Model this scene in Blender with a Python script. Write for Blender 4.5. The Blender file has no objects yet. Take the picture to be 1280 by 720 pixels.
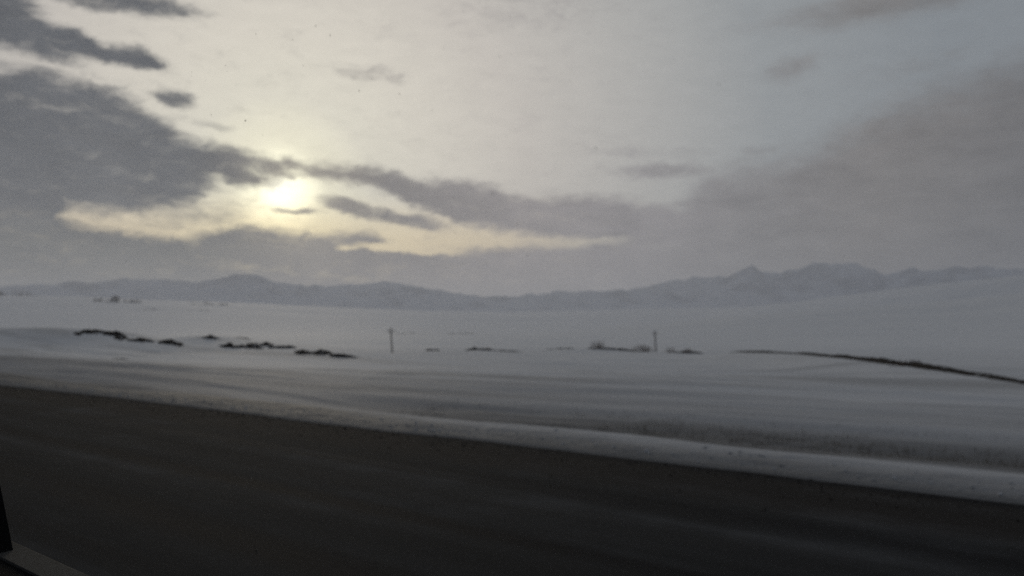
import bpy, bmesh, math, random
import numpy as np
from mathutils import Vector, Matrix

# ------------------------------------------------------------------ basics
S = bpy.context.scene
COL = S.collection
F_PX, W_PX, H_PX = 1065.0, 1280.0, 720.0        # focal length in photo pixels
PITCH = math.atan(54.0 / F_PX)
EYE = 2.2                                       # eye height above the road


def ray(px, py):
    """unit direction of a photo pixel in world axes (camera heading = +Y)"""
    X, Y = px - W_PX / 2, H_PX / 2 - py
    c, s = math.cos(PITCH), math.sin(PITCH)
    v = Vector((X, F_PX * c - Y * s, F_PX * s + Y * c))
    return v.normalized()


def azel(px, py):
    d = ray(px, py)
    return math.degrees(math.atan2(d.x, d.y)), math.degrees(math.asin(d.z))


def gpoint(px, py, r):
    """world point seen at that pixel at plan distance r"""
    d = ray(px, py)
    k = r / math.hypot(d.x, d.y)
    return Vector((d.x * k, d.y * k, EYE + d.z * k))


def lin(r, g, b):
    f = lambda c: (c / 255 / 12.92) if c / 255 <= .04045 else ((c / 255 + .055) / 1.055) ** 2.4
    return (f(r), f(g), f(b), 1.0)


# ------------------------------------------------------------------ camera
cam_d = bpy.data.cameras.new('camera')
cam = bpy.data.objects.new('camera', cam_d)
COL.objects.link(cam)
cam.location = (0, 0, EYE)
cam.rotation_euler = (math.pi / 2 + PITCH, 0, 0)
cam_d.sensor_width = 36
cam_d.lens = F_PX / W_PX * 36
cam_d.clip_start = 0.02
cam_d.clip_end = 90000
cam_d.dof.use_dof = True                        # phone focused short, on the dirty glass
cam_d.dof.focus_distance = 1.5
cam_d.dof.aperture_fstop = 4.2
S.camera = cam

S.view_settings.view_transform = 'Standard'
S.view_settings.look = 'None'
S.view_settings.exposure = 0.0
S.view_settings.gamma = 1.0
S.cycles.use_denoising = False
S.cycles.max_bounces = 8
S.cycles.volume_bounces = 2
S.cycles.transparent_max_bounces = 12

# ------------------------------------------------------------------ node helper
class NT:
    def __init__(self, tree):
        self.t = tree
        tree.nodes.clear()

    def n(self, typ, **kw):
        nd = self.t.nodes.new(typ)
        for k, v in kw.items():
            setattr(nd, k, v)
        return nd

    def put(self, sock, v):
        if isinstance(v, bpy.types.NodeSocket):
            self.t.links.new(v, sock)
        elif v is not None:
            if hasattr(sock, 'default_value'):
                try:
                    sock.default_value = v
                except Exception:
                    sock.default_value = tuple(v)[:3]

    def m(self, op, a, b=None, c=None, clamp=False):
        nd = self.n('ShaderNodeMath', operation=op, use_clamp=clamp)
        for i, v in enumerate((a, b, c)):
            if v is not None:
                self.put(nd.inputs[i], v)
        return nd.outputs[0]

    def vm(self, op, a, b=None, out=0):
        nd = self.n('ShaderNodeVectorMath', operation=op)
        self.put(nd.inputs[0], a)
        if b is not None:
            self.put(nd.inputs[3 if op == 'SCALE' else 1], b)
        return nd.outputs[out]

    def comb(self, x, y, z=0.0):
        nd = self.n('ShaderNodeCombineXYZ')
        for i, v in enumerate((x, y, z)):
            self.put(nd.inputs[i], v)
        return nd.outputs[0]

    def sep(self, v):
        nd = self.n('ShaderNodeSeparateXYZ')
        self.put(nd.inputs[0], v)
        return nd.outputs

    def noise(self, vec, scale, detail=4.0, rough=.55, dist=0.0, color=False):
        nd = self.n('ShaderNodeTexNoise')
        self.put(nd.inputs['Vector'], vec)
        self.put(nd.inputs['Scale'], scale)
        self.put(nd.inputs['Detail'], detail)
        self.put(nd.inputs['Roughness'], rough)
        self.put(nd.inputs['Distortion'], dist)
        return nd.outputs[1 if color else 0]

    def mix(self, f, a, b):
        nd = self.n('ShaderNodeMix', data_type='RGBA')
        self.put(nd.inputs[0], f)
        self.put(nd.inputs[6], a)
        self.put(nd.inputs[7], b)
        return nd.outputs[2]

    def ss(self, v, lo, hi):
        """smoothstep lo..hi"""
        nd = self.n('ShaderNodeMapRange', interpolation_type='SMOOTHSTEP')
        for i, x in enumerate((v, lo, hi, 0.0, 1.0)):
            self.put(nd.inputs[i], x)
        return nd.outputs[0]

    def ramp(self, f, stops, interp='LINEAR'):
        nd = self.n('ShaderNodeValToRGB')
        cr = nd.color_ramp
        cr.interpolation = interp
        while len(cr.elements) < len(stops):
            cr.elements.new(.5)
        for e, (p, c) in zip(cr.elements, stops):
            e.position = p
        for e, (p, c) in zip(cr.elements, stops):
            e.color = c
        self.put(nd.inputs[0], f)
        return nd.outputs[0]

    def curve(self, f, pts):
        nd = self.n('ShaderNodeFloatCurve')
        cv = nd.mapping.curves[0]
        pts = sorted(pts)
        cv.points[0].location = pts[0]
        cv.points[1].location = pts[-1]
        for p in pts[1:-1]:
            cv.points.new(*p)
        nd.mapping.use_clip = False
        nd.mapping.update()
        self.put(nd.inputs[1], f)
        return nd.outputs[0]


# ------------------------------------------------------------------ sky
SUN_AZ, SUN_EL = azel(350, 238)
world = bpy.data.worlds.new('World')
S.world = world
world.use_nodes = True
world.cycles.sampling_method = 'MANUAL'
world.cycles.sample_map_resolution = 512
w = NT(world.node_tree)
dirv = w.vm('NORMALIZE', w.n('ShaderNodeTexCoord').outputs['Generated'])
sx, sy, sz = w.sep(dirv)
az0 = w.m('MULTIPLY', w.m('ARCTAN2', sx, sy), 180 / math.pi)          # degrees, 0 = heading
el0 = w.m('MULTIPLY', w.m('ARCSINE', sz), 180 / math.pi)
base = w.comb(az0, w.m('MULTIPLY', el0, 1.7), 0)
# drifting, ragged cloud edges: warp the sky directions with two scales of noise
wa = w.noise(base, .16, 5, .55, color=True)
wb = w.noise(base, .75, 4, .6, color=True)
wc = w.noise(base, 2.6, 3, .6, color=True)
warp = w.vm('ADD', w.vm('SCALE', w.vm('SUBTRACT', wa, (.5, .5, .5)), 1.7),
            w.vm('SCALE', w.vm('SUBTRACT', wb, (.5, .5, .5)), 1.3))
warp = w.vm('ADD', warp, w.vm('SCALE', w.vm('SUBTRACT', wc, (.5, .5, .5)), .40))
wx, wy, wz = w.sep(warp)
az = w.m('ADD', az0, wx)
el = w.m('ADD', el0, w.m('MULTIPLY', wy, .55))
pos = w.comb(az, el, 0)
AZR = 50.0
azn = w.m('MULTIPLY_ADD', az, 1 / (2 * AZR), .5)


def edge(pts, emax=40.0):
    """elevation of a cloud bank's edge as a function of azimuth"""
    q = []
    for px, py in pts:
        a, e = azel(px, py)
        q.append((a / (2 * AZR) + .5, e / emax))
    q = [(0.0, q[0][1])] + q + [(1.0, q[-1][1])]
    return w.m('MULTIPLY', w.curve(azn, q), emax)


def below(pts, soft):
    neg = w.m('MULTIPLY', soft, -1.0) if not isinstance(soft, float) else -soft
    return w.ss(w.m('SUBTRACT', edge(pts), el), neg, soft)


def above(pts, soft):
    return w.ss(w.m('SUBTRACT', el, edge(pts)), -soft, soft)


def blob(px, py, rx, ry, rot=0.0, strength=1.0, hard=.5):
    """a single small cloud or rift: centre, half sizes in photo pixels, tilt"""
    a, e = azel(px, py)
    mp = w.n('ShaderNodeMapping', vector_type='TEXTURE')
    w.put(mp.inputs[0], pos)
    mp.inputs[1].default_value = (a, e, 0)
    mp.inputs[2].default_value = (0, 0, math.radians(-rot))
    mp.inputs[3].default_value = (rx * 2 / 18.6, ry * 2 / 18.6, 1)
    g = w.n('ShaderNodeTexGradient', gradient_type='SPHERICAL')
    w.put(g.inputs[0], mp.outputs[0])
    s = w.ss(g.outputs['Fac'], .5 - hard * .5, .5 + hard * .5)
    return w.m('MULTIPLY', s, strength)


def union(lst):
    r = lst[0]
    for x in lst[1:]:
        r = w.m('MAXIMUM', r, x)
    return r


# the thick bank on the left
left_bank = w.m('MULTIPLY', below([(-350, 10), (0, 84), (50, 84), (95, 98), (150, 112), (185, 138), (215, 162),
                                   (250, 180), (290, 188), (330, 200), (350, 214), (380, 260)], 1.0),
                above([(-350, 420), (-60, 380), (60, 300), (88, 264), (150, 268), (200, 263), (245, 250), (262, 233), (290, 221),
                       (340, 212), (380, 205)], 1.25))
top_left = w.m('MULTIPLY', below([(-350, -300), (-100, -100), (-40, -60), (0, -20), (22, 0), (60, 30), (100, 40),
                                  (140, 58), (160, 58), (188, 68), (205, 82), (240, 140)], .4),
               above([(-350, 60), (0, 56), (60, 62), (100, 70), (140, 78), (190, 86), (210, 82), (240, 60)], .4))
top_bar = union([blob(135, -2, 95, 16, 2, .85, .5), blob(22, 44, 62, 17, 14, .9, .6), blob(163, 71, 30, 11, 6, .95, .6), blob(5, 12, 40, 30, 30, .85, .6)])
# the long bar right of the sun
bar = w.m('MULTIPLY', below([(250, 290), (335, 225), (352, 196), (380, 203), (440, 205), (500, 216), (520, 226),
                             (560, 224), (610, 232), (640, 246), (700, 246), (790, 250), (870, 262), (1000, 270)], .75),
            above([(250, 190), (340, 214), (372, 214), (420, 226), (470, 234), (500, 246), (530, 262), (580, 281),
                   (640, 290), (750, 300), (860, 302), (1000, 340)], .6))
low = below([(-350, 330), (-100, 200), (40, 240), (80, 276), (120, 285), (180, 292), (240, 296), (270, 287),
             (310, 283), (345, 286), (400, 295), (440, 291), (475, 298), (500, 310), (560, 317), (600, 312),
             (680, 306), (740, 301), (790, 291), (830, 270), (860, 246), (890, 224), (960, 207), (1000, 196),
             (1050, 172), (1110, 142), (1180, 112), (1290, 84), (1500, 60)], w.m('MULTIPLY_ADD', w.ss(az, 4.0, 17.0), 1.6, .75))
smalls = union([blob(322, 207, 50, 11, 4, .95, .7), blob(285, 215, 60, 12, 8, .9, .7), blob(216, 123, 26, 10, 4, .8, .6), blob(460, 92, 42, 8, 2, .45, .8), blob(440, 260, 42, 10, 14, .95, .5), blob(500, 272, 60, 9, 10, .9, .6),
                blob(372, 262, 26, 4, 3, .75, .6), blob(992, 86, 32, 13, -12, .55, .7), blob(830, 213, 62, 9, 3, .7, .8),
                blob(800, 190, 70, 7, 4, .35, .9), blob(950, 187, 24, 6, 0, .45, .8), blob(1120, 0, 130, 18, -3, .75, .8),
                blob(660, 8, 90, 26, 0, .28, .9), blob(265, 158, 24, 5, 4, .4, .9), blob(1160, 80, 60, 10, -8, .3, .9)])
haze_r = blob(1180, 160, 190, 40, -18, .55, .95)
rift = union([blob(505, 312, 66, 6, 3, 1.0, .5), blob(437, 311, 12, 4, 0, .9, .6), blob(622, 300, 60, 6, 4, .4, .9),
              blob(288, 332, 42, 5, 4, .24, .9), blob(430, 346, 62, 5, 5, .26, .9), blob(720, 303, 110, 5, 3, .3, .9),
              blob(212, 229, 30, 3, 5, .14, .9), blob(30, 118, 45, 5, 12, .18, .9)])
thin_veil = blob(175, 258, 120, 26, 3, .42, 1.0)
placed = union([thin_veil, left_bank, top_left, top_bar, bar, low, smalls, haze_r])
placed = w.m('MULTIPLY', placed, w.m('SUBTRACT', 1.0, rift))
shred = w.m('SUBTRACT', w.noise(w.comb(az, w.m('MULTIPLY', el, 2.6), 9.1), .62, 7, .62, .3), .5)
placed = w.ss(w.m('ADD', placed, w.m('MULTIPLY', shred, w.m('MULTIPLY_ADD', w.ss(az, 3.0, 16.0), -.55, 1.25))), -.02, 1.02)
# elsewhere the broken deck simply goes on
gvec = w.vm('MULTIPLY', w.vm('DIVIDE', dirv, w.comb(w.m('ADD', w.m('ABSOLUTE', sz), .12), w.m('ADD', w.m('ABSOLUTE', sz), .12),
                                                   w.m('ADD', w.m('ABSOLUTE', sz), .12))), (1, 1, 0))
gen = w.ss(w.noise(gvec, 1.1, 6, .58, .4), .42, .60)
infront = w.m('MULTIPLY', w.ss(w.m('ABSOLUTE', az0), 46.0, 34.0), w.ss(el0, 33.0, 22.0))
gen_band = w.m('MAXIMUM', gen, w.ss(el0, 16.0, 8.0))
cloud = w.m('ADD', w.m('MULTIPLY', placed, infront), w.m('MULTIPLY', gen_band, w.m('SUBTRACT', 1.0, infront)), clamp=True)

# brightness falls off with the angle from the veiled sun
sa, se = math.radians(SUN_AZ), math.radians(SUN_EL)
sundir = (math.sin(sa) * math.cos(se), math.cos(sa) * math.cos(se), math.sin(se))
ang = w.m('MULTIPLY', w.m('ARCCOSINE', w.vm('DOT_PRODUCT', dirv, sundir, out=1)), 180 / math.pi / 90)
bright = w.ramp(ang, [(0, (2.5, 2.4, 1.95, 1)), (1.3 / 90, (2.0, 1.9, 1.4, 1)), (3.0 / 90, (1.14, 1.07, .82, 1)),
                      (6 / 90, (.89, .835, .70, 1)), (10 / 90, lin(233, 225, 211)), (16 / 90, lin(213, 205, 196)),
                      (24 / 90, lin(187, 184, 180)), (32 / 90, lin(156, 159, 161)), (42 / 90, lin(138, 143, 148)),
                      (70 / 90, lin(130, 134, 141)), (1, lin(107, 112, 121))])
dark = w.ramp(ang, [(0, lin(196, 184, 164)), (3 / 90, lin(160, 152, 142)), (7 / 90, lin(128, 123, 122)),
                    (16 / 90, lin(153, 146, 146)), (24 / 90, lin(148, 143, 145)), (31 / 90, lin(132, 129, 130)), (38 / 90, lin(127, 123, 122)),
                    (46 / 90, lin(112, 110, 111)), (1, lin(82, 84, 90))])
thick_n = w.noise(base, .33, 5, .6)
# the bank on the left is thicker and bluer
thick = w.m('MULTIPLY', w.ss(az, -11.0, -22.0), .96)
dark = w.mix(thick, dark, w.mix(w.ss(el0, 4.5, 8.0), lin(90, 93, 92), lin(80, 84, 91)))
tex = w.m('MULTIPLY_ADD', w.m('SUBTRACT', thick_n, .5), .42, 1.0)
lay = w.noise(w.comb(az, w.m('MULTIPLY', el, 4.2), 1.3), .24, 7, .6, .5)
tex = w.m('ADD', tex, w.m('MULTIPLY', w.m('SUBTRACT', lay, .5), .55))
tex2 = w.m('MULTIPLY_ADD', w.m('SUBTRACT', w.noise(w.comb(az, w.m('MULTIPLY', el, 3.0), 3.7), .5, 4, .55), .5), .16, 1.0)
dark = w.vm('SCALE', dark, tex)
bright = w.vm('SCALE', bright, tex2)
warm = w.m('MULTIPLY', w.ss(el0, 9.5, 5.5), w.ss(ang, .34, .12))
bright = w.vm('MULTIPLY', bright, w.mix(warm, (1, 1, 1, 1), (1.24, 1.09, .80, 1)))
veil = w.mix(w.ss(thick_n, .3, .8), cloud, w.m('MULTIPLY', cloud, .97))
skycol = w.mix(veil, bright, dark)

nish = w.n('ShaderNodeTexSky', sky_type='NISHITA')
nish.sun_disc = False
nish.sun_elevation = math.radians(SUN_EL)
nish.sun_rotation = math.radians(SUN_AZ)
nish.altitude = 1700
bg1 = w.n('ShaderNodeBackground')
w.put(bg1.inputs[0], nish.outputs[0])
# the clear air shows only where the cloud is thin
w.put(bg1.inputs[1], w.m('MULTIPLY_ADD', cloud, -.004, .005))
bg2 = w.n('ShaderNodeBackground')
w.put(bg2.inputs[0], skycol)
bg2.inputs[1].default_value = 1.0
addb = w.n('ShaderNodeAddShader')
w.put(addb.inputs[0], bg1.outputs[0])
w.put(addb.inputs[1], bg2.outputs[0])
wo = w.n('ShaderNodeOutputWorld')
w.put(wo.inputs[0], addb.outputs[0])

sun_d = bpy.data.lights.new('sun', 'SUN')
sun_d.energy = 0.6
sun_d.angle = math.radians(14)
sun_d.color = (1.0, .86, .68)
sun = bpy.data.objects.new('sun', sun_d)
COL.objects.link(sun)
sun.rotation_euler = (-Vector(sundir)).to_track_quat('-Z', 'Y').to_euler()

# ------------------------------------------------------------------ numpy noise
_rs = np.random.RandomState(7)
_P = _rs.rand(256, 256)


def vnoise(x, y, s=0):
    x = np.asarray(x, float) + s * 17.31
    y = np.asarray(y, float) + s * 9.77
    xi, yi = np.floor(x).astype(int), np.floor(y).astype(int)
    fx, fy = x - xi, y - yi
    fx, fy = fx * fx * fx * (fx * (fx * 6 - 15) + 10), fy * fy * fy * (fy * (fy * 6 - 15) + 10)
    a, b = _P[xi & 255, yi & 255], _P[(xi + 1) & 255, yi & 255]
    c, d = _P[xi & 255, (yi + 1) & 255], _P[(xi + 1) & 255, (yi + 1) & 255]
    return (a * (1 - fx) + b * fx) * (1 - fy) + (c * (1 - fx) + d * fx) * fy


def fbm(x, y, o=5, s=0, g=.5):
    t, amp, tot = 0, 1.0, 0
    for i in range(o):
        t = t + amp * (vnoise(x * 2.03 ** i, y * 2.03 ** i, s + i * 3) - .5)
        tot += amp
        amp *= g
    return t / tot * 2


def ridged(x, y, o=6, s=0):
    t, amp, tot, wgt = 0, 1.0, 0, 1
    for i in range(o):
        n = 1 - np.abs(vnoise(x * 2.07 ** i, y * 2.07 ** i, s + i * 5) * 2 - 1)
        n = n * n
        t = t + amp * n * wgt
        wgt = np.clip(n * 1.6, 0, 1)
        tot += amp
        amp *= .5
    return t / tot


def sst(x, a, b):
    t = np.clip((x - a) / (b - a), 0, 1)
    return t * t * (3 - 2 * t)


# ------------------------------------------------------------------ road axes
# the road's vanishing point is far left of the frame, level with the eye
_vp = ray(-572, 414)
RU = Vector((_vp.x, _vp.y, 0)).normalized()     # along the road (left, away)
RV = Vector((-RU.y, RU.x, 0))                   # across the road, away from the vehicle
if RV.y < 0:
    RV = -RV
EDGE = 12.9                                     # far edge of the carriageway


def to_uv(x, y):
    return x * RU.x + y * RU.y, x * RV.x + y * RV.y


def from_uv(u, v, z=0.0):
    return Vector((RU.x * u + RV.x * v, RU.y * u + RV.y * v, z))


def edge_wobble(u):
    return fbm(u / 23.0, u * 0 + 3.1, 3, 2) * .35 + fbm(u / 3.1, u * 0 + 8.1, 4, 4) * .16


RIDGES = []                                     # (points, width): low banks in the fields


def add_ridge(pts, width):
    RIDGES.append((np.array([tuple(gpoint(*p)) for p in pts]), width))


add_ridge([(-260, 414.5, 300), (-60, 410.5, 240), (60, 409.5, 212), (100, 410.5, 203), (135, 413.5, 194), (165, 421.5, 186),
           (205, 424.5, 180), (240, 420.5, 184), (265, 419.5, 184), (300, 425.5, 175), (330, 428.5, 168), (365, 432.5, 160),
           (395, 435.5, 150), (425, 440.5, 140), (455, 448.5, 128), (500, 458.5, 112)], 17)
add_ridge([(530, 438, 252), (560, 439, 245), (600, 437.5, 238), (650, 440, 232), (700, 436, 236), (745, 436, 232),
           (800, 440, 226), (850, 441, 216), (885, 446, 200)], 13)
add_ridge([(905, 443, 185), (930, 440, 163), (1010, 443, 138), (1070, 449, 117), (1130, 456.5, 101), (1200, 466, 87),
           (1280, 478, 74), (1420, 500, 60)], 7)


def ridge_blend(x, y, H):
    for P, wd in RIDGES:
        best = np.full(x.shape, 1e9)
        hz = np.zeros(x.shape)
        for a, b in zip(P[:-1], P[1:]):
            dx, dy = b[0] - a[0], b[1] - a[1]
            t = np.clip(((x - a[0]) * dx + (y - a[1]) * dy) / (dx * dx + dy * dy), 0, 1)
            d = np.hypot(x - a[0] - t * dx, y - a[1] - t * dy)
            m = d < best
            best = np.where(m, d, best)
            hz = np.where(m, a[2] + t * (b[2] - a[2]), hz)
        k = np.exp(-(best / wd) ** 2)
        H = H * (1 - k) + hz * k
    return H


def prof(az_d, pts):
    """elevation (degrees) interpolated over azimuth from photo pixels"""
    q = np.array(sorted(azel(px, py) for px, py in pts))
    return np.interp(az_d, q[:, 0], q[:, 1])


SLOPE = [(-400, 421), (560, 421), (640, 418.5), (700, 415), (760, 409), (830, 404), (900, 398), (960, 393), (1060, 386),
         (1170, 379), (1280, 370), (1500, 352), (2500, 330)]
HILL = [(-400, 421), (700, 421), (780, 409), (860, 396), (940, 384), (1000, 378), (1060, 371), (1120, 363), (1180, 355),
        (1230, 350), (1280, 344), (1400, 332), (1600, 330), (2500, 345)]
FANS = [(-2500, 376), (-400, 368), (0, 365), (90, 366), (200, 371), (330, 376), (480, 384), (640, 388), (800, 384),
        (1000, 380), (2500, 380)]


def ground_h(x, y):
    x = np.asarray(x, float)
    y = np.asarray(y, float)
    r = np.hypot(x, y) + 1e-6
    azd = np.degrees(np.arctan2(x, y))
    u, v = to_uv(x, y)
    vv = v - EDGE - edge_wobble(u)
    # cross-section: bank at the carriageway edge, ditch, then the field falling away
    H = np.interp(vv, [-60, -18.2, -17.6, -16.9, -0.35, 0.0, 0.5, 1.2, 2.0, 3.2, 4.6, 6.0, 8.0, 13, 30, 60, 110, 240, 600],
                  [-.8, .12, .16, -.16, -.16, -.02, .04, .05, .01, -.10, -.24, -.27, -.20, -.22, -1.15, -1.9, -3.2, -3.9, -4.1])
    nr = sst(vv, 0.1, 3.0)
    H = H + nr * (fbm(u / 26, v / 5.5, 4, 11) * .42 + fbm(u / 7.0, v / 1.3, 3, 21) * .035)
    H = H + sst(vv, -.05, .4) * (1 - sst(vv, 1.5, 4)) * fbm(u / 1.1, v / .5, 4, 31) * .04
    far = sst(vv, 25, 90)
    H = H + far * (fbm(x / 60, y / 40, 5, 41) * .8 + fbm(x / 300, y / 160, 3, 43) * .7 * sst(r, 150, 500))
    H = ridge_blend(x, y, H)
    # right-hand snow slope (ridge ~1.6 km out)
    for PR, r0, rp, r1, dip, sd in ((SLOPE, 420, 1650, 2600, .55, 51), (HILL, 2500, 4700, 6400, .35, 61)):
        e = np.tan(np.radians(prof(azd, PR)))
        crest = EYE + e * rp + 4.1
        up = sst(r, r0, rp) ** 1.15
        dn = 1 - dip * sst(r, rp, r1)
        amp = np.clip(crest, 0, None) * up * dn
        amp = amp * (1 + .20 * fbm(x / (rp * .16), y / (rp * .16), 5, sd) * np.sin(np.pi * np.clip((r - r0) / (rp - r0), 0, 1)))
        H = H + np.where(r < r0, 0, np.maximum(amp - np.where(PR is HILL, np.clip(H + 4, 0, None), 0), 0))
    # far fans rising to the mountain foot
    e = np.tan(np.radians(prof(azd, FANS)))
    fan = (EYE + e * 5600 + 4) * sst(r, 1900, 6600)
    H = np.maximum(H, fan - 4 + fbm(x / 900, y / 500, 4, 71) * 10 * sst(r, 2600, 5000))
    return H


# ------------------------------------------------------------------ object helpers
def tag(o, label=None, cat=None, group=None, kind=None):
    if label:
        o['label'] = label
    if cat:
        o['category'] = cat
    if group:
        o['group'] = group
    if kind:
        o['kind'] = kind
    return o


def link(name, me, mat=None, parent=None, loc=None):
    o = bpy.data.objects.new(name, me)
    COL.objects.link(o)
    if mat is not None:
        me.materials.append(mat)
    if parent is not None:
        o.parent = parent
    if loc is not None:
        o.location = loc
    return o


def empty(name, loc):
    o = bpy.data.objects.new(name, None)
    o.empty_display_size = .3
    COL.objects.link(o)
    o.location = loc
    return o


def grid_mesh(name, co, nr, nc, closed=False, smooth=True):
    me = bpy.data.meshes.new(name)
    i = np.arange(nr - 1)[:, None] * nc
    j = np.arange(nc if closed else nc - 1)[None, :]
    jn = (j + 1) % nc
    f = np.stack([i + j, i + jn, i + nc + jn, i + nc + j], -1).reshape(-1, 4)
    me.vertices.add(len(co))
    me.vertices.foreach_set('co', np.asarray(co, np.float32).ravel())
    me.loops.add(f.size)
    me.loops.foreach_set('vertex_index', f.astype(np.int32).ravel())
    me.polygons.add(len(f))
    me.polygons.foreach_set('loop_start', np.arange(len(f), dtype=np.int32) * 4)
    me.polygons.foreach_set('loop_total', np.full(len(f), 4, np.int32))
    me.polygons.foreach_set('use_smooth', np.full(len(f), smooth))
    me.update(calc_edges=True)
    me.validate()
    return me


def mesh_from(name, verts, faces, smooth=False):
    me = bpy.data.meshes.new(name)
    me.from_pydata([tuple(v) for v in verts], [], faces)
    me.update()
    if smooth:
        me.polygons.foreach_set('use_smooth', [True] * len(me.polygons))
    return me


def newmat(name):
    m = bpy.data.materials.new(name)
    m.use_nodes = True
    return m, NT(m.node_tree)


def finish(t, color, rough=.8, bump=None, strength=.3, dist=.05, spec=.3, metal=0.0):
    b = t.n('ShaderNodeBsdfPrincipled')
    t.put(b.inputs['Base Color'], color)
    t.put(b.inputs['Roughness'], rough)
    t.put(b.inputs['Specular IOR Level'], spec)
    t.put(b.inputs['Metallic'], metal)
    if bump is not None:
        bn = t.n('ShaderNodeBump')
        t.put(bn.inputs['Height'], bump)
        bn.inputs['Strength'].default_value = strength
        bn.inputs['Distance'].default_value = dist
        t.put(b.inputs['Normal'], bn.outputs[0])
    o = t.n('ShaderNodeOutputMaterial')
    t.put(o.inputs[0], b.outputs[0])


def uvcoord(t):
    """road axes (u along, v across) and world position"""
    p = t.n('ShaderNodeNewGeometry').outputs['Position']
    u = t.vm('DOT_PRODUCT', p, tuple(RU), out=1)
    v = t.vm('DOT_PRODUCT', p, tuple(RV), out=1)
    return p, u, v


# ------------------------------------------------------------------ materials
# snow over the fields, with wind-scoured streaks of dead grass, road grit and painted-in shade
M_SNOW, t = newmat('snow')
p, u, v = uvcoord(t)
px_, py_, pz_ = t.sep(p)
r_ = t.vm('LENGTH', p, out=1)
drift = t.noise(t.comb(t.m('MULTIPLY', u, .016), t.m('MULTIPLY', v, .115), 0), 1.0, 6, .55, .5)
fine = t.noise(t.comb(t.m('MULTIPLY', u, .10), t.m('MULTIPLY', v, .9), 2), 1.0, 5, .6)
broad = t.noise(t.comb(t.m('MULTIPLY', px_, .011), t.m('MULTIPLY', py_, .011), 4), 1.0, 5, .6)
near = t.ss(v, 190.0, 40.0)
scour = t.m('MULTIPLY', t.ss(t.m('ADD', drift, t.m('MULTIPLY', fine, .22)), .58, .76), near)
scour = t.m('MULTIPLY', scour, .5)
strip = t.m('MULTIPLY', t.ss(t.m('ADD', v, t.m('MULTIPLY', drift, 9.0)), 34.0, 38.0), t.ss(t.m('ADD', v, t.m('MULTIPLY', drift, 9.0)), 46.0, 41.0))
strip = t.m('MULTIPLY', t.m('MULTIPLY', strip, t.ss(fine, .30, .60)), .38)
scour = t.m('MAXIMUM', scour, strip)
# the ditch: grit and stubble, with its slope's shade painted into the colour
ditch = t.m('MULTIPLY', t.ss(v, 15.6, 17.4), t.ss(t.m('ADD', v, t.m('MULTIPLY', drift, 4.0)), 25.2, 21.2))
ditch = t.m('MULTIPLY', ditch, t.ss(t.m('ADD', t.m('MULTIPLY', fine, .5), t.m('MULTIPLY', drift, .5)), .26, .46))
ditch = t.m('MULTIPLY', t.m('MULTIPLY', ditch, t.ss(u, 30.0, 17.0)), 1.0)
# wind-streaked distance: rock and dry slope showing through on the hills
streak = t.noise(t.comb(t.m('MULTIPLY', px_, .0040), t.m('MULTIPLY', py_, .0016), t.m('MULTIPLY', pz_, .03)), 1.0, 7, .62, .8)
hills = t.m('MULTIPLY', t.m('MULTIPLY', t.ss(streak, .44, .64), t.ss(r_, 600.0, 2200.0)), .55)
hills = t.m('MAXIMUM', hills, t.m('MULTIPLY', t.ss(r_, 1900.0, 2900.0), .60))
dirt_and_shade = t.m('MAXIMUM', t.m('MAXIMUM', scour, ditch), hills)
ev = t.m('SUBTRACT', t.m('ADD', v, t.m('MULTIPLY', fine, 1.1)), t.m('MULTIPLY', t.ss(u, 10.0, 32.0), 3.0))
ev = t.m('ADD', ev, t.m('MULTIPLY', t.m('SUBTRACT', t.noise(t.comb(t.m('MULTIPLY', u, .22), t.m('MULTIPLY', v, .5), 6), 1.0, 5, .62), .5), 3.0))
edgeg = t.m('MULTIPLY', t.ss(ev, 15.3, 13.2), .85)
snowc = t.mix(t.ss(broad, .3, .7), (.70, .705, .72, 1), (.79, .79, .795, 1))
snowc = t.mix(dirt_and_shade, snowc, t.mix(fine, (.115, .110, .105, 1), (.205, .197, .188, 1)))
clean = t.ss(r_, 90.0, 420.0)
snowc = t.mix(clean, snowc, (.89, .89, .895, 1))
spray_and_dim = t.m('MULTIPLY', t.ss(v, 62.0, 14.0), t.m('MULTIPLY_ADD', t.ss(u, 0.0, 42.0), .50, .33))  # road spray, plus the left side's weaker light painted into the albedo
spray_and_dim = t.m('MULTIPLY', spray_and_dim, t.m('MULTIPLY_ADD', fine, .7, .65))
snowc = t.mix(spray_and_dim, snowc, (.18, .187, .205, 1))
snowc = t.mix(edgeg, snowc, (.13, .125, .12, 1))
hgt = t.m('ADD', t.m('MULTIPLY', fine, 1.0), t.noise(p, 7.0, 4, .6))
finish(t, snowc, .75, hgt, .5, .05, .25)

M_ROAD, t = newmat('asphalt')
p, u, v = uvcoord(t)
g1 = t.noise(t.comb(t.m('MULTIPLY', u, .05), t.m('MULTIPLY', v, .9), 0), 1.0, 5, .6, .3)
g2 = t.noise(t.comb(t.m('MULTIPLY', u, .35), t.m('MULTIPLY', v, 3.2), 5), 1.0, 4, .6)
grit = t.noise(p, 55.0, 3, .7)
blotch = t.noise(p, .35, 5, .6)
col = t.mix(t.ss(g1, .3, .72), (.0175, .0182, .0195, 1), (.036, .0372, .0392, 1))
col = t.mix(t.m('MULTIPLY', t.ss(grit, .45, .75), .3), col, (.075, .075, .074, 1))
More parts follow.
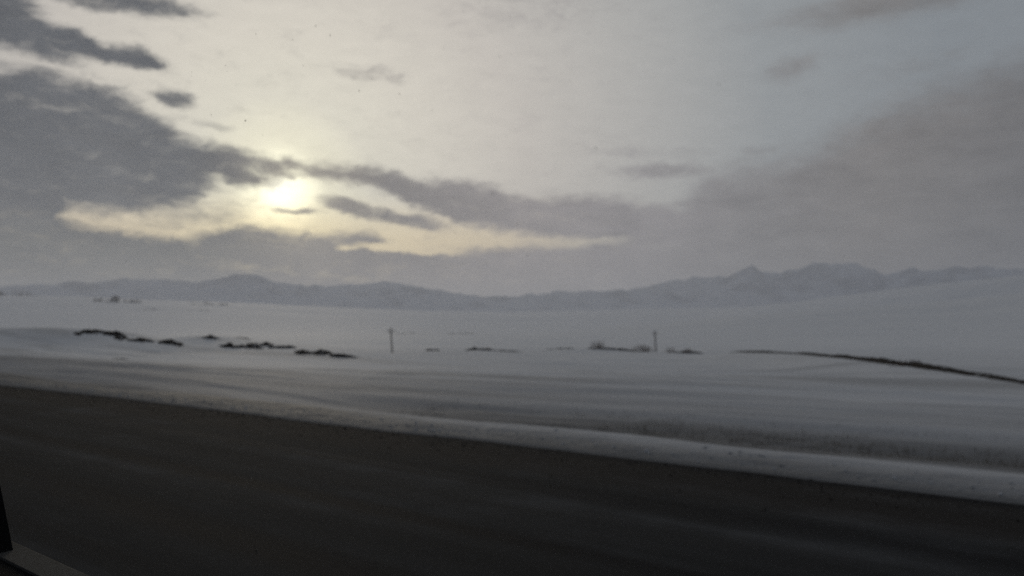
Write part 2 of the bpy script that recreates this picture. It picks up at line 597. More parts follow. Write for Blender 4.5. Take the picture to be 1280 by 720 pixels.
# polished, damp wheel tracks
def track(c, wd):
    d = t.m('ABSOLUTE', t.m('SUBTRACT', t.m('ADD', v, t.m('MULTIPLY', t.m('SUBTRACT', g1, .5), .5)), c))
    return t.ss(d, wd, wd * .2)
tr = t.m('MAXIMUM', t.m('MAXIMUM', track(4.9, .6), track(6.9, .4)), t.m('MULTIPLY', t.m('MAXIMUM', track(3.7, .3), track(9.4, .5)), .6))
tr = t.m('MULTIPLY', tr, t.m('MULTIPLY_ADD', t.ss(g2, .30, .5), .5, .5))
col = t.mix(t.m('MULTIPLY', tr, .85), col, (.009, .009, .011, 1))
# brown, gritty shoulder
sh = t.ss(t.m('ADD', v, t.m('MULTIPLY', t.m('SUBTRACT', g1, .5), 1.6)), 9.8, 11.0)
col = t.mix(t.m('MULTIPLY', sh, .55), col, t.mix(g2, (.046, .038, .031, 1), (.022, .019, .018, 1)))
# thin frozen slush film between the tracks
film = t.m('MULTIPLY', t.ss(t.m('ADD', t.m('MULTIPLY', g1, .6), t.m('MULTIPLY', blotch, .5)), .55, .75), t.m('SUBTRACT', 1.0, tr))
col = t.mix(t.m('MULTIPLY', film, .17), col, (.25, .26, .28, 1))
wetedge = t.m('MULTIPLY', t.ss(t.m('ADD', v, t.m('MULTIPLY', t.m('SUBTRACT', g2, .5), .5)), 12.1, 12.7), .7)
col = t.mix(wetedge, col, (.016, .017, .020, 1))
finish(t, col, t.m('MULTIPLY_ADD', tr, -.06, .97), t.m('ADD', grit, t.m('MULTIPLY', g2, 1.5)), .5, .012, .06)

M_EARTH, t = newmat('dark_earth')
p, u, v = uvcoord(t)
n1 = t.noise(p, .9, 6, .65)
n2 = t.noise(p, 6.0, 4, .7)
nrm = t.sep(t.n('ShaderNodeNewGeometry').outputs['Normal'])[2]
col = t.mix(n2, (.018, .016, .015, 1), (.050, .042, .036, 1))
capm = t.m('MULTIPLY', t.ss(nrm, .90, 1.0), t.ss(n1, .56, .66))
col = t.mix(capm, col, (.66, .67, .69, 1))
finish(t, col, .95, n2, .7, .2, .1)

M_TWIG, t = newmat('dry_twigs')
p = t.n('ShaderNodeNewGeometry').outputs['Position']
finish(t, t.mix(t.noise(p, 2.0, 3, .6), (.070, .042, .032, 1), (.14, .09, .065, 1)), .9, None, spec=.1)

M_GRASS, t = newmat('dry_grass')
p = t.n('ShaderNodeNewGeometry').outputs['Position']
finish(t, t.mix(t.noise(p, 1.5, 3, .6), (.10, .08, .055, 1), (.20, .165, .11, 1)), .9, None, spec=.1)

M_FAR, t = newmat('far_trees')
p = t.n('ShaderNodeNewGeometry').outputs['Position']
finish(t, t.mix(t.noise(p, .05, 3, .6), (.020, .022, .020, 1), (.045, .043, .038, 1)), .95, None, spec=.05)

M_WOOD, t = newmat('weathered_pole_wood')
p = t.n('ShaderNodeNewGeometry').outputs['Position']
wn = t.noise(t.vm('MULTIPLY', p, (9, 9, .8)), 1.0, 5, .6)
finish(t, t.mix(wn, (.045, .036, .030, 1), (.10, .085, .07, 1)), .85, wn, .4, .01, .15)

M_CERAMIC, t = newmat('insulator_ceramic')
p = t.n('ShaderNodeNewGeometry').outputs['Position']
finish(t, t.mix(t.noise(p, 30.0), (.20, .19, .18, 1), (.30, .29, .27, 1)), .25, None, spec=.5)

M_BLACK, t = newmat('black_rubber')
p = t.n('ShaderNodeNewGeometry').outputs['Position']
rn = t.noise(p, 160.0, 3, .6)
finish(t, t.mix(rn, (.006, .006, .006, 1), (.012, .012, .012, 1)), .85, rn, .3, .001, .02)

M_SEAL, t = newmat('dusty_grey_seal')
p = t.n('ShaderNodeNewGeometry').outputs['Position']
rn = t.noise(p, 40.0, 5, .65)
finish(t, t.mix(rn, (.034, .034, .032, 1), (.070, .068, .062, 1)), .8, rn, .3, .001, .15)

M_PANE, t = newmat('window_glass')
tb = t.n('ShaderNodeBsdfTransparent')
tb.inputs[0].default_value = (.955, .96, .955, 1)
t.put(t.n('ShaderNodeOutputMaterial').inputs[0], tb.outputs[0])

M_SPECK, t = newmat('dried_dirt')
p = t.n('ShaderNodeNewGeometry').outputs['Position']
finish(t, t.mix(t.noise(p, 300.0), (.10, .09, .08, 1), (.22, .20, .17, 1)), .95, None, spec=.05)

# ------------------------------------------------------------------ ground: one sheet out to the horizon
rings = np.concatenate([[0.6], np.geomspace(2.0, 9, 40), np.geomspace(9.1, 70, 400), np.geomspace(71, 700, 210),
                        np.geomspace(710, 46000, 220)])
azs = np.concatenate([np.arange(-40, 40, .1), np.arange(40, 320, 1.4)])
A = np.radians(azs)
R, AA = np.meshgrid(rings, A, indexing='ij')
GX, GY = np.sin(AA) * R, np.cos(AA) * R
GZ = ground_h(GX, GY)
gco = np.stack([GX, GY, GZ], -1).reshape(-1, 3)
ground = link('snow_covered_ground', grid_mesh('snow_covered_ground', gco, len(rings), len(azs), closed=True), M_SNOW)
tag(ground, 'snow covered plain with wind streaks stretching from the road to the hills', kind='structure')

# ------------------------------------------------------------------ road
uu = np.concatenate([np.arange(-60, -12, 1.0), np.arange(-12, 60, .2), np.arange(60, 700, 4.0)])
vvv = np.linspace(-4.2, 13.4, 89)
U, V = np.meshgrid(uu, vvv, indexing='ij')
Z = -.0 - .012 * np.abs(V - 4.5) * .9 + .035 + fbm(U / 9, V / 1.6, 4, 81) * .012 + fbm(U / 1.0, V / .4, 3, 83) * .004
rut = np.exp(-((V - 5.0) / .45) ** 2) + np.exp(-((V - 6.9) / .45) ** 2)
Z = Z - rut * .012
Z[:, -1] = -.20
Z[:, 0] = -.20
rco = np.stack([RU.x * U + RV.x * V, RU.y * U + RV.y * V, Z], -1).reshape(-1, 3)
road = link('road', grid_mesh('road', rco, len(uu), len(vvv)), M_ROAD)
tag(road, 'dark gritty two lane asphalt road with polished wheel tracks', kind='structure')

# lumps of ploughed snow and gravel along the edge of the carriageway
def ico(seed, sub=1):
    bm = bmesh.new()
    bmesh.ops.create_icosphere(bm, subdivisions=sub, radius=1)
    rr = random.Random(seed)
    for vt in bm.verts:
        vt.co *= .72 + rr.random() * .5
    vs = np.array([tuple(x.co) for x in bm.verts])
    fs = np.array([[x.index for x in f.verts] for f in bm.faces])
    bm.free()
    return vs, fs


def scatter(name, mat, n, pick, size, seed):
    rs = np.random.RandomState(seed)
    base = [ico(seed * 10 + k) for k in range(5)]
    vs, fs, off = [], [], 0
    for i in range(n):
        bv, bf = base[i % 5]
        s = size(rs)
        q = bv * s * np.array([1, 1, .65])
        th = rs.rand() * 6.28
        q = q @ np.array([[math.cos(th), -math.sin(th), 0], [math.sin(th), math.cos(th), 0], [0, 0, 1]])
        P_ = pick(rs)
        vs.append(q + P_ + np.array([0, 0, s * .2]))
        fs.append(bf + off)
        off += len(bv)
    return link(name, mesh_from(name, np.concatenate(vs).tolist(), np.concatenate(fs).tolist()), mat)


def gz(x, y):
    return float(ground_h(np.array([x]), np.array([y]))[0])


_su = np.random.RandomState(5)
def pick_clod(rs):
    uq = rs.uniform(-14, 60)
    vq = EDGE + float(edge_wobble(np.array([uq]))[0]) + abs(rs.normal(0, .55)) + .1
    P_ = from_uv(uq, vq)
    return np.array([P_.x, P_.y, gz(P_.x, P_.y)])
M_CLOD, t = newmat('dirty_snow')
p = t.n('ShaderNodeNewGeometry').outputs['Position']
finish(t, t.mix(t.ss(t.noise(p, 5.0, 4), .35, .65), (.36, .36, .36, 1), (.60, .61, .63, 1)), .8, None, spec=.2)
cl = scatter('snow_clods', M_CLOD, 900, pick_clod, lambda rs: .012 + .035 * rs.rand() ** 3, 3)
tag(cl, 'dirty snow lumps thrown along the edge of the road', 'snow', kind='stuff')

def pick_gravel(rs):
    uq = rs.uniform(-14, 55)
    vq = EDGE - .1 - abs(rs.normal(0, .9))
    P_ = from_uv(uq, vq)
    return np.array([P_.x, P_.y, .035 - .0108 * abs(vq - 4.5)])
gr = scatter('gravel', M_EARTH, 1800, pick_gravel, lambda rs: .008 + .018 * rs.rand() ** 2, 4)
tag(gr, 'dark loose gravel on the shoulder of the road', 'gravel', kind='stuff')

# stubble and dead grass showing in the ditch and the scoured field
def blades(name, mat, spots, hmin, hmax, wid, seed, k=9, spread=.12):
    rs = np.random.RandomState(seed)
    vs, fs = [], []
    for (x, y, z) in spots:
        for i in range(k):
            a = rs.rand() * 6.28
            h = rs.uniform(hmin, hmax)
            bx, by = x + rs.normal(0, spread), y + rs.normal(0, spread)
            lx, ly = math.cos(a) * h * rs.uniform(.2, .7), math.sin(a) * h * rs.uniform(.2, .7)
            cx, cy = -math.sin(a) * wid, math.cos(a) * wid
            o = len(vs)
            vs += [(bx - cx, by - cy, z - .03), (bx + cx, by + cy, z - .03), (bx + lx * .5 + cx * .6, by + ly * .5 + cy * .6, z + h * .65),
                   (bx + lx * .5 - cx * .6, by + ly * .5 - cy * .6, z + h * .65), (bx + lx, by + ly, z + h)]
            fs += [(o, o + 1, o + 2, o + 3), (o + 3, o + 2, o + 4)]
    return link(name, mesh_from(name, vs, fs), mat)


rs = np.random.RandomState(9)
spots = []
uq = rs.uniform(-10, 22, 1500)
vq = rs.normal(19.6, 1.0, 1500)
dens = fbm(uq / 6, vq / 1.2, 3, 91) + .1 - np.clip(uq - 12, 0, 99) * .03
uq, vq = uq[dens > 0], vq[dens > 0]
xs, ys = RU.x * uq + RV.x * vq, RU.y * uq + RV.y * vq
zs = ground_h(xs, ys)
spots = list(zip(xs, ys, zs))
gs = blades('dry_grass', M_GRASS, spots, .03, .11, .003, 12)
tag(gs, 'sparse dry grass stubble poking through the snow in the roadside ditch', 'grass', kind='stuff')

# ------------------------------------------------------------------ mountains
def range_mesh(name, pts, r_in, r_pk, r_out, seed, a0, a1, rough, label, hollow=.55):
    nr, nc = 150, int((a1 - a0) / .07)
    rr = np.linspace(r_in, r_out, nr)
    aa = np.linspace(a0, a1, nc)
    R_, A_ = np.meshgrid(rr, aa, indexing='ij')
    X_, Y_ = np.sin(np.radians(A_)) * R_, np.cos(np.radians(A_)) * R_
    e = np.tan(np.radians(prof(A_, pts)))
    crest = EYE + e * r_pk
    t_ = np.where(R_ < r_pk, (R_ - r_in) / (r_pk - r_in), 1 - (R_ - r_pk) / (r_out - r_pk))
    shape = np.clip(t_, 0, 1) ** 1.25
    k = ridged(X_ / rough, Y_ / rough, 6, seed)
    wgt = np.sin(np.pi * np.clip(t_, 0, 1)) ** .7
    jag = 1 + .10 * fbm(X_ / 260, Y_ / 260, 4, seed + 20) * np.clip(t_, 0, 1) ** 3
    H_ = crest * jag * shape * (1 - hollow * wgt * (1 - k)) + fbm(X_ / 700, Y_ / 700, 5, seed + 9) * 18 * shape
    H_ = H_ - (1 - np.clip(t_ * 12, 0, 1)) * 60
    me = grid_mesh(name, np.stack([X_, Y_, H_], -1).reshape(-1, 3), nr, nc)
    o = link(name, me, M_MTN)
    tag(o, label, kind='structure')
    return o


M_MTN, t = newmat('mountain_snow_and_rock')
p = t.n('ShaderNodeNewGeometry').outputs['Position']
nz = t.sep(t.n('ShaderNodeNewGeometry').outputs['Normal'])[2]
n1 = t.noise(p, .0035, 8, .62)
rock = t.ss(t.m('SUBTRACT', t.m('MULTIPLY', n1, .9), t.m('MULTIPLY', nz, .55)), -.10, .14)
finish(t, t.mix(t.m('MULTIPLY', rock, .48), (.80, .81, .84, 1), (.14, .14, .15, 1)), .85, n1, .6, 30, .1)

range_mesh('low_mountains', [(-1500, 372), (-500, 362), (-200, 358), (0, 357), (100, 353), (170, 348), (200, 350), (240, 350),
           (270, 346), (300, 343), (325, 346), (350, 354), (385, 361), (430, 353), (460, 351), (495, 352), (530, 360),
           (560, 364), (600, 368), (640, 369), (665, 366), (700, 361), (730, 364), (760, 364), (800, 362), (1000, 372), (1500, 372)],
           7600, 9800, 12500, 101, -60, 50, 1500, 'low hazy blue mountains on the left horizon', .42)
range_mesh('snowy_peaks', [(-300, 376), (560, 376), (640, 373), (760, 368), (800, 360), (840, 348), (862, 345), (880, 347),
           (905, 344), (925, 336), (940, 328), (955, 334), (975, 340), (1000, 334), (1020, 330), (1045, 326), (1062, 328),
           (1085, 337), (1110, 341), (1140, 334), (1165, 338), (1190, 331), (1215, 337), (1240, 330), (1290, 335), (1400, 342), (2500, 372)],
           8400, 11000, 14500, 131, -20, 60, 1300, 'pale snowy peaks fading into cloud right of centre', .5)

# ------------------------------------------------------------------ poles
def lathe(prof_, seg=10):
    vs, fs = [], []
    for (r0, z0) in prof_:
        for k in range(seg):
            a = 2 * math.pi * k / seg
            vs.append((r0 * math.cos(a), r0 * math.sin(a), z0))
    for i in range(len(prof_) - 1):
        for k in range(seg):
            k2 = (k + 1) % seg
            fs.append((i * seg + k, i * seg + k2, (i + 1) * seg + k2, (i + 1) * seg + k))
    fs.append(tuple(range(seg))[::-1])
    fs.append(tuple((len(prof_) - 1) * seg + k for k in range(seg)))
    return vs, fs


def box(cx, cy, cz, sx_, sy_, sz_):
    vs = [(cx + i * sx_ / 2, cy + j * sy_ / 2, cz + k * sz_ / 2) for k in (-1, 1) for j in (-1, 1) for i in (-1, 1)]
    fs = [(0, 2, 3, 1), (4, 5, 7, 6), (0, 1, 5, 4), (2, 6, 7, 3), (0, 4, 6, 2), (1, 3, 7, 5)]
    return vs, fs


def utility_pole(px, py, r, height, lean, label):
    P_ = gpoint(px, py, r)
    zg = gz(P_.x, P_.y)
    root = empty('utility_pole', (P_.x, P_.y, zg))
    root.rotation_euler = (0, lean, math.radians(20))
    tag(root, label, 'pole', 'utility poles standing in the snowfield')
    vs, fs = lathe([(.19, -.8), (.18, 0), (.16, height * .5), (.125, height), (.06, height + .05)])
    link('post', mesh_from('post', vs, fs, False), M_WOOD, root)
    vs, fs = box(0, -.16, height - .75, 1.9, .10, .13)
    link('crossarm', mesh_from('crossarm', vs, fs), M_WOOD, root)
    for s in (-1, 1):
        v2 = [(s * .02, -.14, height - 1.45), (s * .02, -.19, height - 1.45), (s * .07, -.19, height - 1.45), (s * .07, -.14, height - 1.45),
              (s * .62, -.14, height - .80), (s * .62, -.19, height - .80), (s * .68, -.19, height - .80), (s * .68, -.14, height - .80)]
        link('brace', mesh_from('brace', v2, [(0, 1, 2, 3), (4, 7, 6, 5), (0, 4, 5, 1), (1, 5, 6, 2), (2, 6, 7, 3), (3, 7, 4, 0)]), M_WOOD, root)
    for xk in (-.85, -.4, .4, .85):
        vs, fs = lathe([(.015, 0), (.015, .06), (.05, .07), (.06, .10), (.035, .13), (.05, .16), (.02, .19)], 8)
        o = link('insulator', mesh_from('insulator', vs, fs, True), M_CERAMIC, root)
        o.location = (xk, -.16, height - .685)
    return root


utility_pole(490.5, 443, 208, 6.1, math.radians(-4.5), 'left wooden utility pole with crossarm, leaning, between dark earth patches and road')
utility_pole(820, 440, 243, 5.9, math.radians(-3.5), 'right wooden utility pole standing among the brown shrubs')

# ------------------------------------------------------------------ exposed earth patches on the banks
def earth_patch(px, py, r, wpx, hpx, label, slope=0.0, seed=0, name='earth_patch', group='dark bare earth patches on the snowy bank'):
    """ragged shallow scarp of dark soil: long lumpy dome, steep side to the road"""
    on_bank = group.endswith('snowy bank')
    if on_bank:                                  # find the near face of the bank behind that spot
        q_ = np.linspace(r - 45, r + 10, 400)
        d = ray(px, py)
        k_ = math.hypot(d.x, d.y)
        hit = np.nonzero(ground_h(d.x / k_ * q_, d.y / k_ * q_) >= EYE + d.z / k_ * q_)[0]
        if len(hit):
            r = float(q_[hit[0]])
    c = gpoint(px, py, r)
    m = r / F_PX * 1.0
    a = math.atan2(c.x, c.y)
    L, Hh = wpx * m / 2 * (1.5 if on_bank else 1.15), hpx * m
    nx, ny = 44, 17
    X_, Y_ = np.meshgrid(np.linspace(-1, 1, nx), np.linspace(-1, 1, ny), indexing='ij')
    rs_ = seed * 3.7
    prof_h = np.clip(1 - np.abs(X_) ** 2.4, 0, 1) * (1 - np.abs(Y_) ** 1.6)
    rough = fbm(X_ * L * .55 + rs_, Y_ * 1.6 + rs_, 5, seed, .6)
    if on_bank:
        Zl = .60 * min(1.0, L / 3.2) * (prof_h * (.80 + 1.7 * rough) - .16)
        dep = Hh * 2.9
    else:
        Zl = Hh * (prof_h * (.50 + .95 * rough) - .10)
        dep = max(Hh * 1.5, 1.2)
    xl = X_ * L
    skew = (rs_ % 1.0 * .7 + .5) if on_bank else .35
    if px < 115:
        skew = -.2
    yl = Y_ * dep - X_ * L * skew + fbm(X_ * 3 + rs_, Y_ * 0, 3, seed + 2) * dep * .7
    ca, sa_ = math.cos(a), math.sin(a)
    wx_ = c.x + xl * ca + yl * sa_
    wy_ = c.y - xl * sa_ + yl * ca
    zc = ground_h(wx_, wy_)
    wz_ = zc + Zl
    base_ = (c.x, c.y, float(ground_h(np.array([c.x]), np.array([c.y]))[0]))
    co = np.stack([wx_ - base_[0], wy_ - base_[1], wz_ - base_[2]], -1).reshape(-1, 3)
    o = link(name, grid_mesh(name, co, nx, ny), M_EARTH, None, base_)
    tag(o, label, 'earth bank', group)
    return o


PATCH = [
    (109, 415, 203, 20, 5.0, 'leftmost thin dark earth patch on the crest of the left snow bank'),
    (138, 418, 194, 24, 6.5, 'thick dark earth patch second from left on the snow bank'),
    (152, 423, 189, 12, 6.5, 'squat dark earth patch tucked under the thick one on the left bank'),
    (176, 426, 185, 22, 5.5, 'twin lobed dark earth patch in the middle of the left bank'),
    (213, 429, 180, 20, 6.5, 'small lumpy dark earth patch ending the left group on the bank'),
    (264, 423, 184, 17, 2.4, 'small low dark earth patch standing alone midway along the left bank crest'),
    (299, 434, 173, 40, 5.5, 'long pale edged earth patch low on the snow bank'),
    (304, 423, 180, 14, 3.5, 'faint small earth patch above the long low one'),
    (325, 431, 170, 24, 6.0, 'dark earth patch right of the long low one on the bank'),
    (352, 435, 162, 26, 3.2, 'thin faint strip of earth linking two dark patches'),
    (391, 441, 150, 34, 12, 'biggest black earth patch left of the left utility pole'),
    (430, 446, 138, 26, 5.5, 'pointed dark earth patch nearest the left utility pole'),
]
for i, (a_, b_, c_, d_, e_, lb) in enumerate(PATCH):
    earth_patch(a_, b_, c_, d_, e_, lb, seed=i + 1)
earth_patch(150, 448.5, 120, 20, 4.0, 'lone dark earth patch in the snow below the left bank', seed=20, group='dark bare earth patches in the open snow')
earth_patch(542, 438, 246, 20, 4.0, 'small grey earth patch just right of the left utility pole', seed=21, group='dark bare earth patches in the open snow')
earth_patch(602, 438, 238, 44, 5.0, 'narrow dark earth patch midway between the two utility poles', seed=22, group='dark bare earth patches in the open snow')
earth_patch(638, 440, 233, 36, 2.6, 'faint sliver of earth trailing right of the narrow patch', seed=23, group='dark bare earth patches in the open snow')
earth_patch(700, 437.5, 236, 36, 2.6, 'thin pale strip of earth left of the brown shrubs', seed=24, group='dark bare earth patches in the open snow')
earth_patch(765, 438, 231, 60, 4.0, 'dark earth strip under the leftmost brown shrub', seed=25, group='dark bare earth patches in the open snow')
earth_patch(858, 442, 216, 40, 4.5, 'tapering earth patch right of the right utility pole', seed=26, group='dark bare earth patches in the open snow')


def long_bank(pts, label, seed):
    """a continuous cut bank following a line across the field"""
    P_ = [gpoint(a, b, c) for a, b, c, h in pts]
    hs = [.8 * h * c / F_PX for a, b, c, h in pts]
    cum = [0]
    for a, b in zip(P_[:-1], P_[1:]):
        cum.append(cum[-1] + (b.xy - a.xy).length)
    n = 260
    s = np.linspace(0, cum[-1], n)
    cx = np.interp(s, cum, [q.x for q in P_])
    cy = np.interp(s, cum, [q.y for q in P_])
    hh = np.interp(s, cum, hs)
    tx, ty = np.gradient(cx), np.gradient(cy)
    ln = np.hypot(tx, ty)
    nx_, ny_ = -ty / ln, tx / ln
    if nx_[0] * cx[0] + ny_[0] * cy[0] > 0:
        nx_, ny_ = -nx_, -ny_
    rows = np.linspace(-1, 1, 9)
    S_, Y_ = np.meshgrid(s, rows, indexing='ij')
    wd = .9
    off = Y_ * wd + fbm(S_ / 6, S_ * 0, 3, seed) * .5
    X_ = cx[:, None] + nx_[:, None] * off
    Yw = cy[:, None] + ny_[:, None] * off
    lump = 1.0 + .85 * fbm(S_ / 5.5, Y_ * .4, 5, seed + 4)
    Zl = hh[:, None] * ((1 - np.abs(Y_) ** 2.2) * lump - .12)
    taper = np.clip(np.minimum(s / 8, (cum[-1] - s) / 6), 0, 1)[:, None]
    Zw = ground_h(X_, Yw) + Zl * taper - (1 - taper) * .05
    b0 = (float(cx[n // 2]), float(cy[n // 2]), float(Zw[n // 2, 4]) - .3)
    co = np.stack([X_ - b0[0], Yw - b0[1], Zw - b0[2]], -1).reshape(-1, 3)
    o = link('earth_bank', grid_mesh('earth_bank', co, n, len(rows)), M_EARTH, None, b0)
    tag(o, label, 'earth bank')
    return o


long_bank([(905, 441, 172, 1), (930, 440, 163, 2.2), (980, 441, 148, 3.0), (1010, 443, 138, 3.4), (1070, 449, 117, 4.6), (1130, 456.5, 101, 6.0),
           (1180, 463, 91, 5.6), (1240, 472, 80, 3.2), (1290, 480, 73, 1.2), (1350, 489, 66, 1.5)],
          'long black earth bank slanting down across the snow to the right edge', 7)

# ------------------------------------------------------------------ shrubs
def shrub(px, py, r, wpx, hpx, n, label, seed, group='bare brown shrubs along the field bank'):
    rs = np.random.RandomState(seed)
    c = gpoint(px, py, r)
    z0 = gz(c.x, c.y)
    m = r / F_PX
    Wd, Hh = wpx * m / 2, hpx * m
    root = empty('shrub', (c.x, c.y, z0 - .05))
    tag(root, label, 'shrub', group)
    vs, fs = [], []
    tv, tf = [], []

    def stick(vs, fs, a, b, ra, rb):
        d = (b - a)
        L = d.length
        if L < 1e-4:
            return
        d = d / L
        s1 = d.orthogonal().normalized()
        s2 = d.cross(s1)
        o = len(vs)
        for (q, rr_) in ((a, ra), (b, rb)):
            for k in range(3):
                th = k * 2.094
                vs.append(q + (s1 * math.cos(th) + s2 * math.sin(th)) * rr_)
        for k in range(3):
            k2 = (k + 1) % 3
            fs.append((o + k, o + k2, o + 3 + k2, o + 3 + k))

    for i in range(int(n * .6)):
        bx = rs.normal(0, .42) * Wd
        by = rs.normal(0, .3) * min(Wd, 1.6)
        topf = math.exp(-(bx / Wd) ** 2 * 1.3)
        h = Hh * topf * rs.uniform(.5, 1.05)
        a = Vector((bx, by, 0))
        b = a + Vector((rs.normal(0, .30) * h, rs.normal(0, .3) * h, h * .55))
        c2 = b + Vector((rs.normal(0, .28) * h, rs.normal(0, .28) * h, h * .45))
        stick(vs, fs, a, b, .028, .016)
        stick(vs, fs, b, c2, .016, .007)
        for k in range(7):
            f_ = rs.rand()
            s0 = a.lerp(b, f_) if rs.rand() < .4 else b.lerp(c2, f_)
            s1_ = s0 + Vector((rs.normal(0, .30), rs.normal(0, .30), rs.uniform(.05, .38))) * (h * .55)
            stick(tv, tf, s0, s1_, .011, .005)
    link('branches', mesh_from('branches', vs, fs), M_TWIG, root)['kind'] = 'stuff'
    link('twigs', mesh_from('twigs', tv, tf), M_TWIG, root)['kind'] = 'stuff'
    return root


shrub(747, 436, 232, 26, 11, 130, 'loose brown shrub standing left of the right utility pole', 1)
shrub(803, 440, 226, 40, 10, 190, 'wide dense brown shrub at the foot of the right utility pole', 2)
shrub(838, 441, 219, 18, 7, 70, 'small dim brown shrub just right of the right utility pole', 3)
shrub(860, 442, 214, 24, 7, 80, 'low brown shrub at the right end of the shrub row', 4)
shrub(955, 441, 156, 50, 2.2, 70, 'faint low scrub at the left tip of the long earth bank', 5, 'low scrub on the long earth bank')
shrub(1000, 443, 141, 30, 3.2, 60, 'thin brown scrub on the left half of the long earth bank', 6, 'low scrub on the long earth bank')
shrub(1138, 456, 99, 50, 8.0, 150, 'reddish brown scrub topping the middle of the long earth bank', 7, 'low scrub on the long earth bank')
shrub(1225, 469, 83, 40, 4.5, 110, 'sparse scrub near the right end of the long earth bank', 8, 'low scrub on the long earth bank')

# ------------------------------------------------------------------ far groves and scrub lines
def grove(px0, px1, py, r, hpx, n, label, seed, name='distant_trees', cat='trees'):
    rs = np.random.RandomState(seed)
    vs, fs = [], []
    m = r / F_PX
    rr_ = np.geomspace(600, 9500, 900)
    d = ray((px0 + px1) / 2, py)
    k_ = math.hypot(d.x, d.y)
    hit = np.nonzero(ground_h(d.x / k_ * rr_, d.y / k_ * rr_) >= EYE + d.z / k_ * rr_)[0]
    r = float(rr_[hit[0]]) if len(hit) else r
    m = r / F_PX
    c0 = gpoint((px0 + px1) / 2, py, r)
    zc = gz(c0.x, c0.y)
    ax = math.atan2(c0.x, c0.y)
    Wd = (px1 - px0) * m / 2
    for i in range(n):
        ox = rs.uniform(-1, 1)
        oy = rs.normal(0, Wd * .12)
        env = (1 - abs(ox) ** 2.5) * (.65 + .35 * math.sin(ox * 9 + seed))
        h = max(hpx * m * env * rs.uniform(.6, 1.1), .5)
        x = c0.x + ox * Wd * math.cos(ax) + oy * math.sin(ax)
        y = c0.y - ox * Wd * math.sin(ax) + oy * math.cos(ax)
        z = gz(x, y)
        for k in range(9):
            q = Vector((x, y, z + h * rs.uniform(.1, .95))) + Vector(rs.normal(0, 1, 3)) * h * .22
            s = h * rs.uniform(.12, .24)
            d1, d2 = Vector(rs.normal(0, 1, 3)).normalized() * s, Vector(rs.normal(0, 1, 3)).normalized() * s
            o = len(vs)
            vs += [q - d1, q - d2, q + d1, q + d2]
            fs.append((o, o + 1, o + 2, o + 3))
        o = len(vs)
        wdt = h * .04
        vs += [(x - wdt, y, z - .5), (x + wdt, y, z - .5), (x, y, z + h * .8)]
        fs.append((o, o + 1, o + 2))
    vs = [(q[0] - c0.x, q[1] - c0.y, q[2] - zc) for q in vs]
    o = link(name, mesh_from(name, vs, fs), M_FAR, None, (c0.x, c0.y, zc))
    tag(o, label, cat, kind='stuff')
    return o


grove(-60, 36, 370, 4600, 5.5, 150, 'dark distant tree belt at the left edge below the low mountains', 1)
grove(118, 178, 378, 4200, 7, 90, 'faint distant grove below the left mountains', 2)
grove(238, 290, 374, 4900, 4, 70, 'pale distant grove in front of the highest left mountain', 3)
grove(136, 290, 388, 3000, 2.0, 150, 'thin far line of scrub across the plain on the left', 4, 'distant_scrub', 'scrub')
grove(440, 655, 417.5, 1500, 2.2, 220, 'thin dark line of scrub behind the left utility pole', 5, 'distant_scrub', 'scrub')

# ------------------------------------------------------------------ vehicle side window we look through
PV = .55                                         # distance of the glass from the eye
win = empty('vehicle_window', tuple(from_uv(.7, PV, 1.8)))
tag(win, 'black framed vehicle side window with dusty seal at the lower left corner', 'window')
MW = Matrix(((-RU.x, RV.x, 0), (-RU.y, RV.y, 0), (0, 0, 1))).to_4x4()   # local x runs against the road axis
win.rotation_euler = MW.to_euler()


def rr_loop(u0, u1, z0, z1, rad, n=10):
    pts = []
    for cu, cz, a0 in ((u1 - rad, z0 + rad, -90), (u1 - rad, z1 - rad, 0), (u0 + rad, z1 - rad, 90), (u0 + rad, z0 + rad, 180)):
        for k in range(n + 1):
            a = math.radians(a0 + 90 * k / n)
            pts.append((cu + rad * math.cos(a), cz + rad * math.sin(a)))
    return pts


OU0, OU1, OZ0, OZ1 = -.45, 1.85, EYE - .378, EYE + .82


def frame_ring(name, mat, sections):
    """closed ring swept from rounded-rectangle loops: (outset, v, corner radius)"""
    vs, fs = [], []
    n = None
    for (out, vpos, rad) in sections:
        lp = rr_loop(OU0 - out, OU1 + out, OZ0 - out, OZ1 + out, rad)
        n = len(lp)
        for (a, b) in lp:
            vs.append((.7 - a, vpos - PV, b - 1.8))
    k_ = len(sections)
    for i in range(k_):
        for j in range(n):
            j2 = (j + 1) % n
            i2 = (i + 1) % k_
            fs.append((i * n + j, i * n + j2, i2 * n + j2, i2 * n + j))
    me = mesh_from(name, vs, fs)
    bm = bmesh.new()
    bm.from_mesh(me)
    bmesh.ops.recalc_face_normals(bm, faces=bm.faces)
    bm.to_mesh(me)
    bm.free()
    return link(name, me, mat, win)


frame_ring('frame', M_BLACK, [(.0, PV - .034, .125), (.002, PV - .085, .125), (.03, PV - .10, .13), (.30, PV - .10, .2), (.30, PV - .034, .2)])
frame_ring('seal', M_SEAL, [(-.004, PV - .033, .12), (-.007, PV + .012, .12), (-.002, PV + .020, .125), (.03, PV + .022, .13), (.032, PV - .031, .13)])
frame_ring('outer_panel', M_BLACK, [(.033, PV + .0, .13), (.60, PV - .002, .25), (.60, PV + .012, .25), (.033, PV + .012, .13)])
gq = [(1.600, OZ0 - .01), (1.95, OZ0 - .01), (1.95, OZ0 + .30), (1.817, OZ0 + .30)]
vs = [(.7 - a, yy, b - 1.8) for yy in (-.03, -.006) for a, b in gq]
link('corner_gusset', mesh_from('corner_gusset', vs, [(0, 1, 2, 3), (7, 6, 5, 4), (0, 4, 5, 1), (1, 5, 6, 2), (2, 6, 7, 3), (3, 7, 4, 0)]), M_BLACK, win)
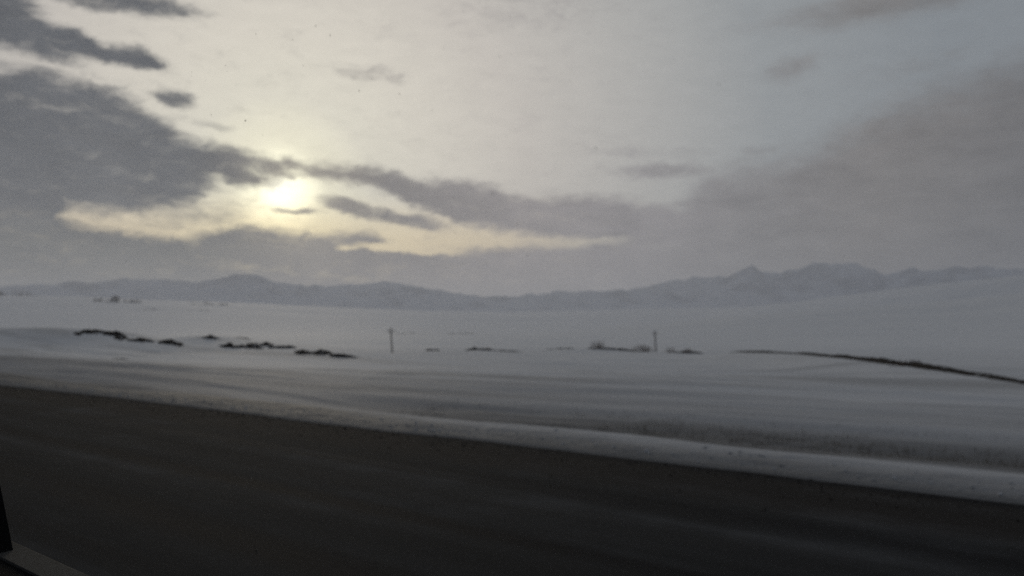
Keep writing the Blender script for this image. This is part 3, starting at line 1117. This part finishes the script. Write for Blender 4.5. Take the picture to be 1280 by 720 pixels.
vs = [(.7 - a, 0, b - 1.8) for a, b in rr_loop(OU0 - .015, OU1 + .015, OZ0 - .015, OZ1 + .015, .06)]
nn = len(vs)
pane = link('pane', mesh_from('pane', vs + [(a, .004, c) for a, b, c in vs],
            [tuple(range(nn)), tuple(range(nn, 2 * nn))[::-1]] + [(i, i + nn, (i + 1) % nn + nn, (i + 1) % nn) for i in range(nn)]), M_PANE, win)

# dried specks and thin scratches of dirt on the glass
rs = np.random.RandomState(77)
sv, sf = [], []
def speck(px, py, s, elong=1.0, ang=0.0):
    d = ray(px, py)
    k = (PV + .0045) / (d.x * RV.x + d.y * RV.y)
    q = d * k
    uu_ = q.x * RU.x + q.y * RU.y
    zz = EYE + q.z
    n = 7
    o = len(sv)
    for layer in (0, 1):
        for i in range(n):
            a = 6.283 * i / n
            rr_ = s * (.75 + .5 * rs.rand()) * (1 - .4 * layer)
            ex, ez = math.cos(a) * rr_ * elong, math.sin(a) * rr_
            sv.append((.7 - uu_ + ex * math.cos(ang) - ez * math.sin(ang), .0042 + .0004 * layer, zz - 1.8 + ex * math.sin(ang) + ez * math.cos(ang)))
    sf.append(tuple(range(o + n, o + 2 * n)))
    for i in range(n):
        sf.append((o + i, o + (i + 1) % n, o + n + (i + 1) % n, o + n + i))
speck(321, 690, .0022, 1.2)
speck(307, 151, .0013)
for i in range(45):
    speck(rs.uniform(60, 900), rs.uniform(0, 330), rs.uniform(.00015, .00042), rs.uniform(1, 5), rs.uniform(1.7, 2.4))
sp = link('dirt_specks', mesh_from('dirt_specks', sv, sf), M_SPECK, win)
sp['kind'] = 'stuff'

# ------------------------------------------------------------------ cold haze over the plain
M_HAZE, t = newmat('haze')
pv = t.n('ShaderNodeVolumePrincipled')
pv.inputs['Color'].default_value = (.85, .885, .97, 1)
pv.inputs['Density'].default_value = 8.2e-5
pv.inputs['Anisotropy'].default_value = 0.45
t.put(t.n('ShaderNodeOutputMaterial').inputs['Volume'], pv.outputs[0])
vs, fs = box(0, 0, 0, 1, 1, 1)
hz = link('haze', mesh_from('haze', vs, fs), M_HAZE)
zmin, zmax = float(GZ.min()) - 1.0 - 60, 1010.0
hz.scale = (96000, 96000, zmax - zmin)
hz.location = (0, 0, (zmax + zmin) / 2)
tag(hz, 'cold blue grey haze lying over the snowy plain and mountains', kind='stuff')
print('ground z', GZ.min(), GZ.max())
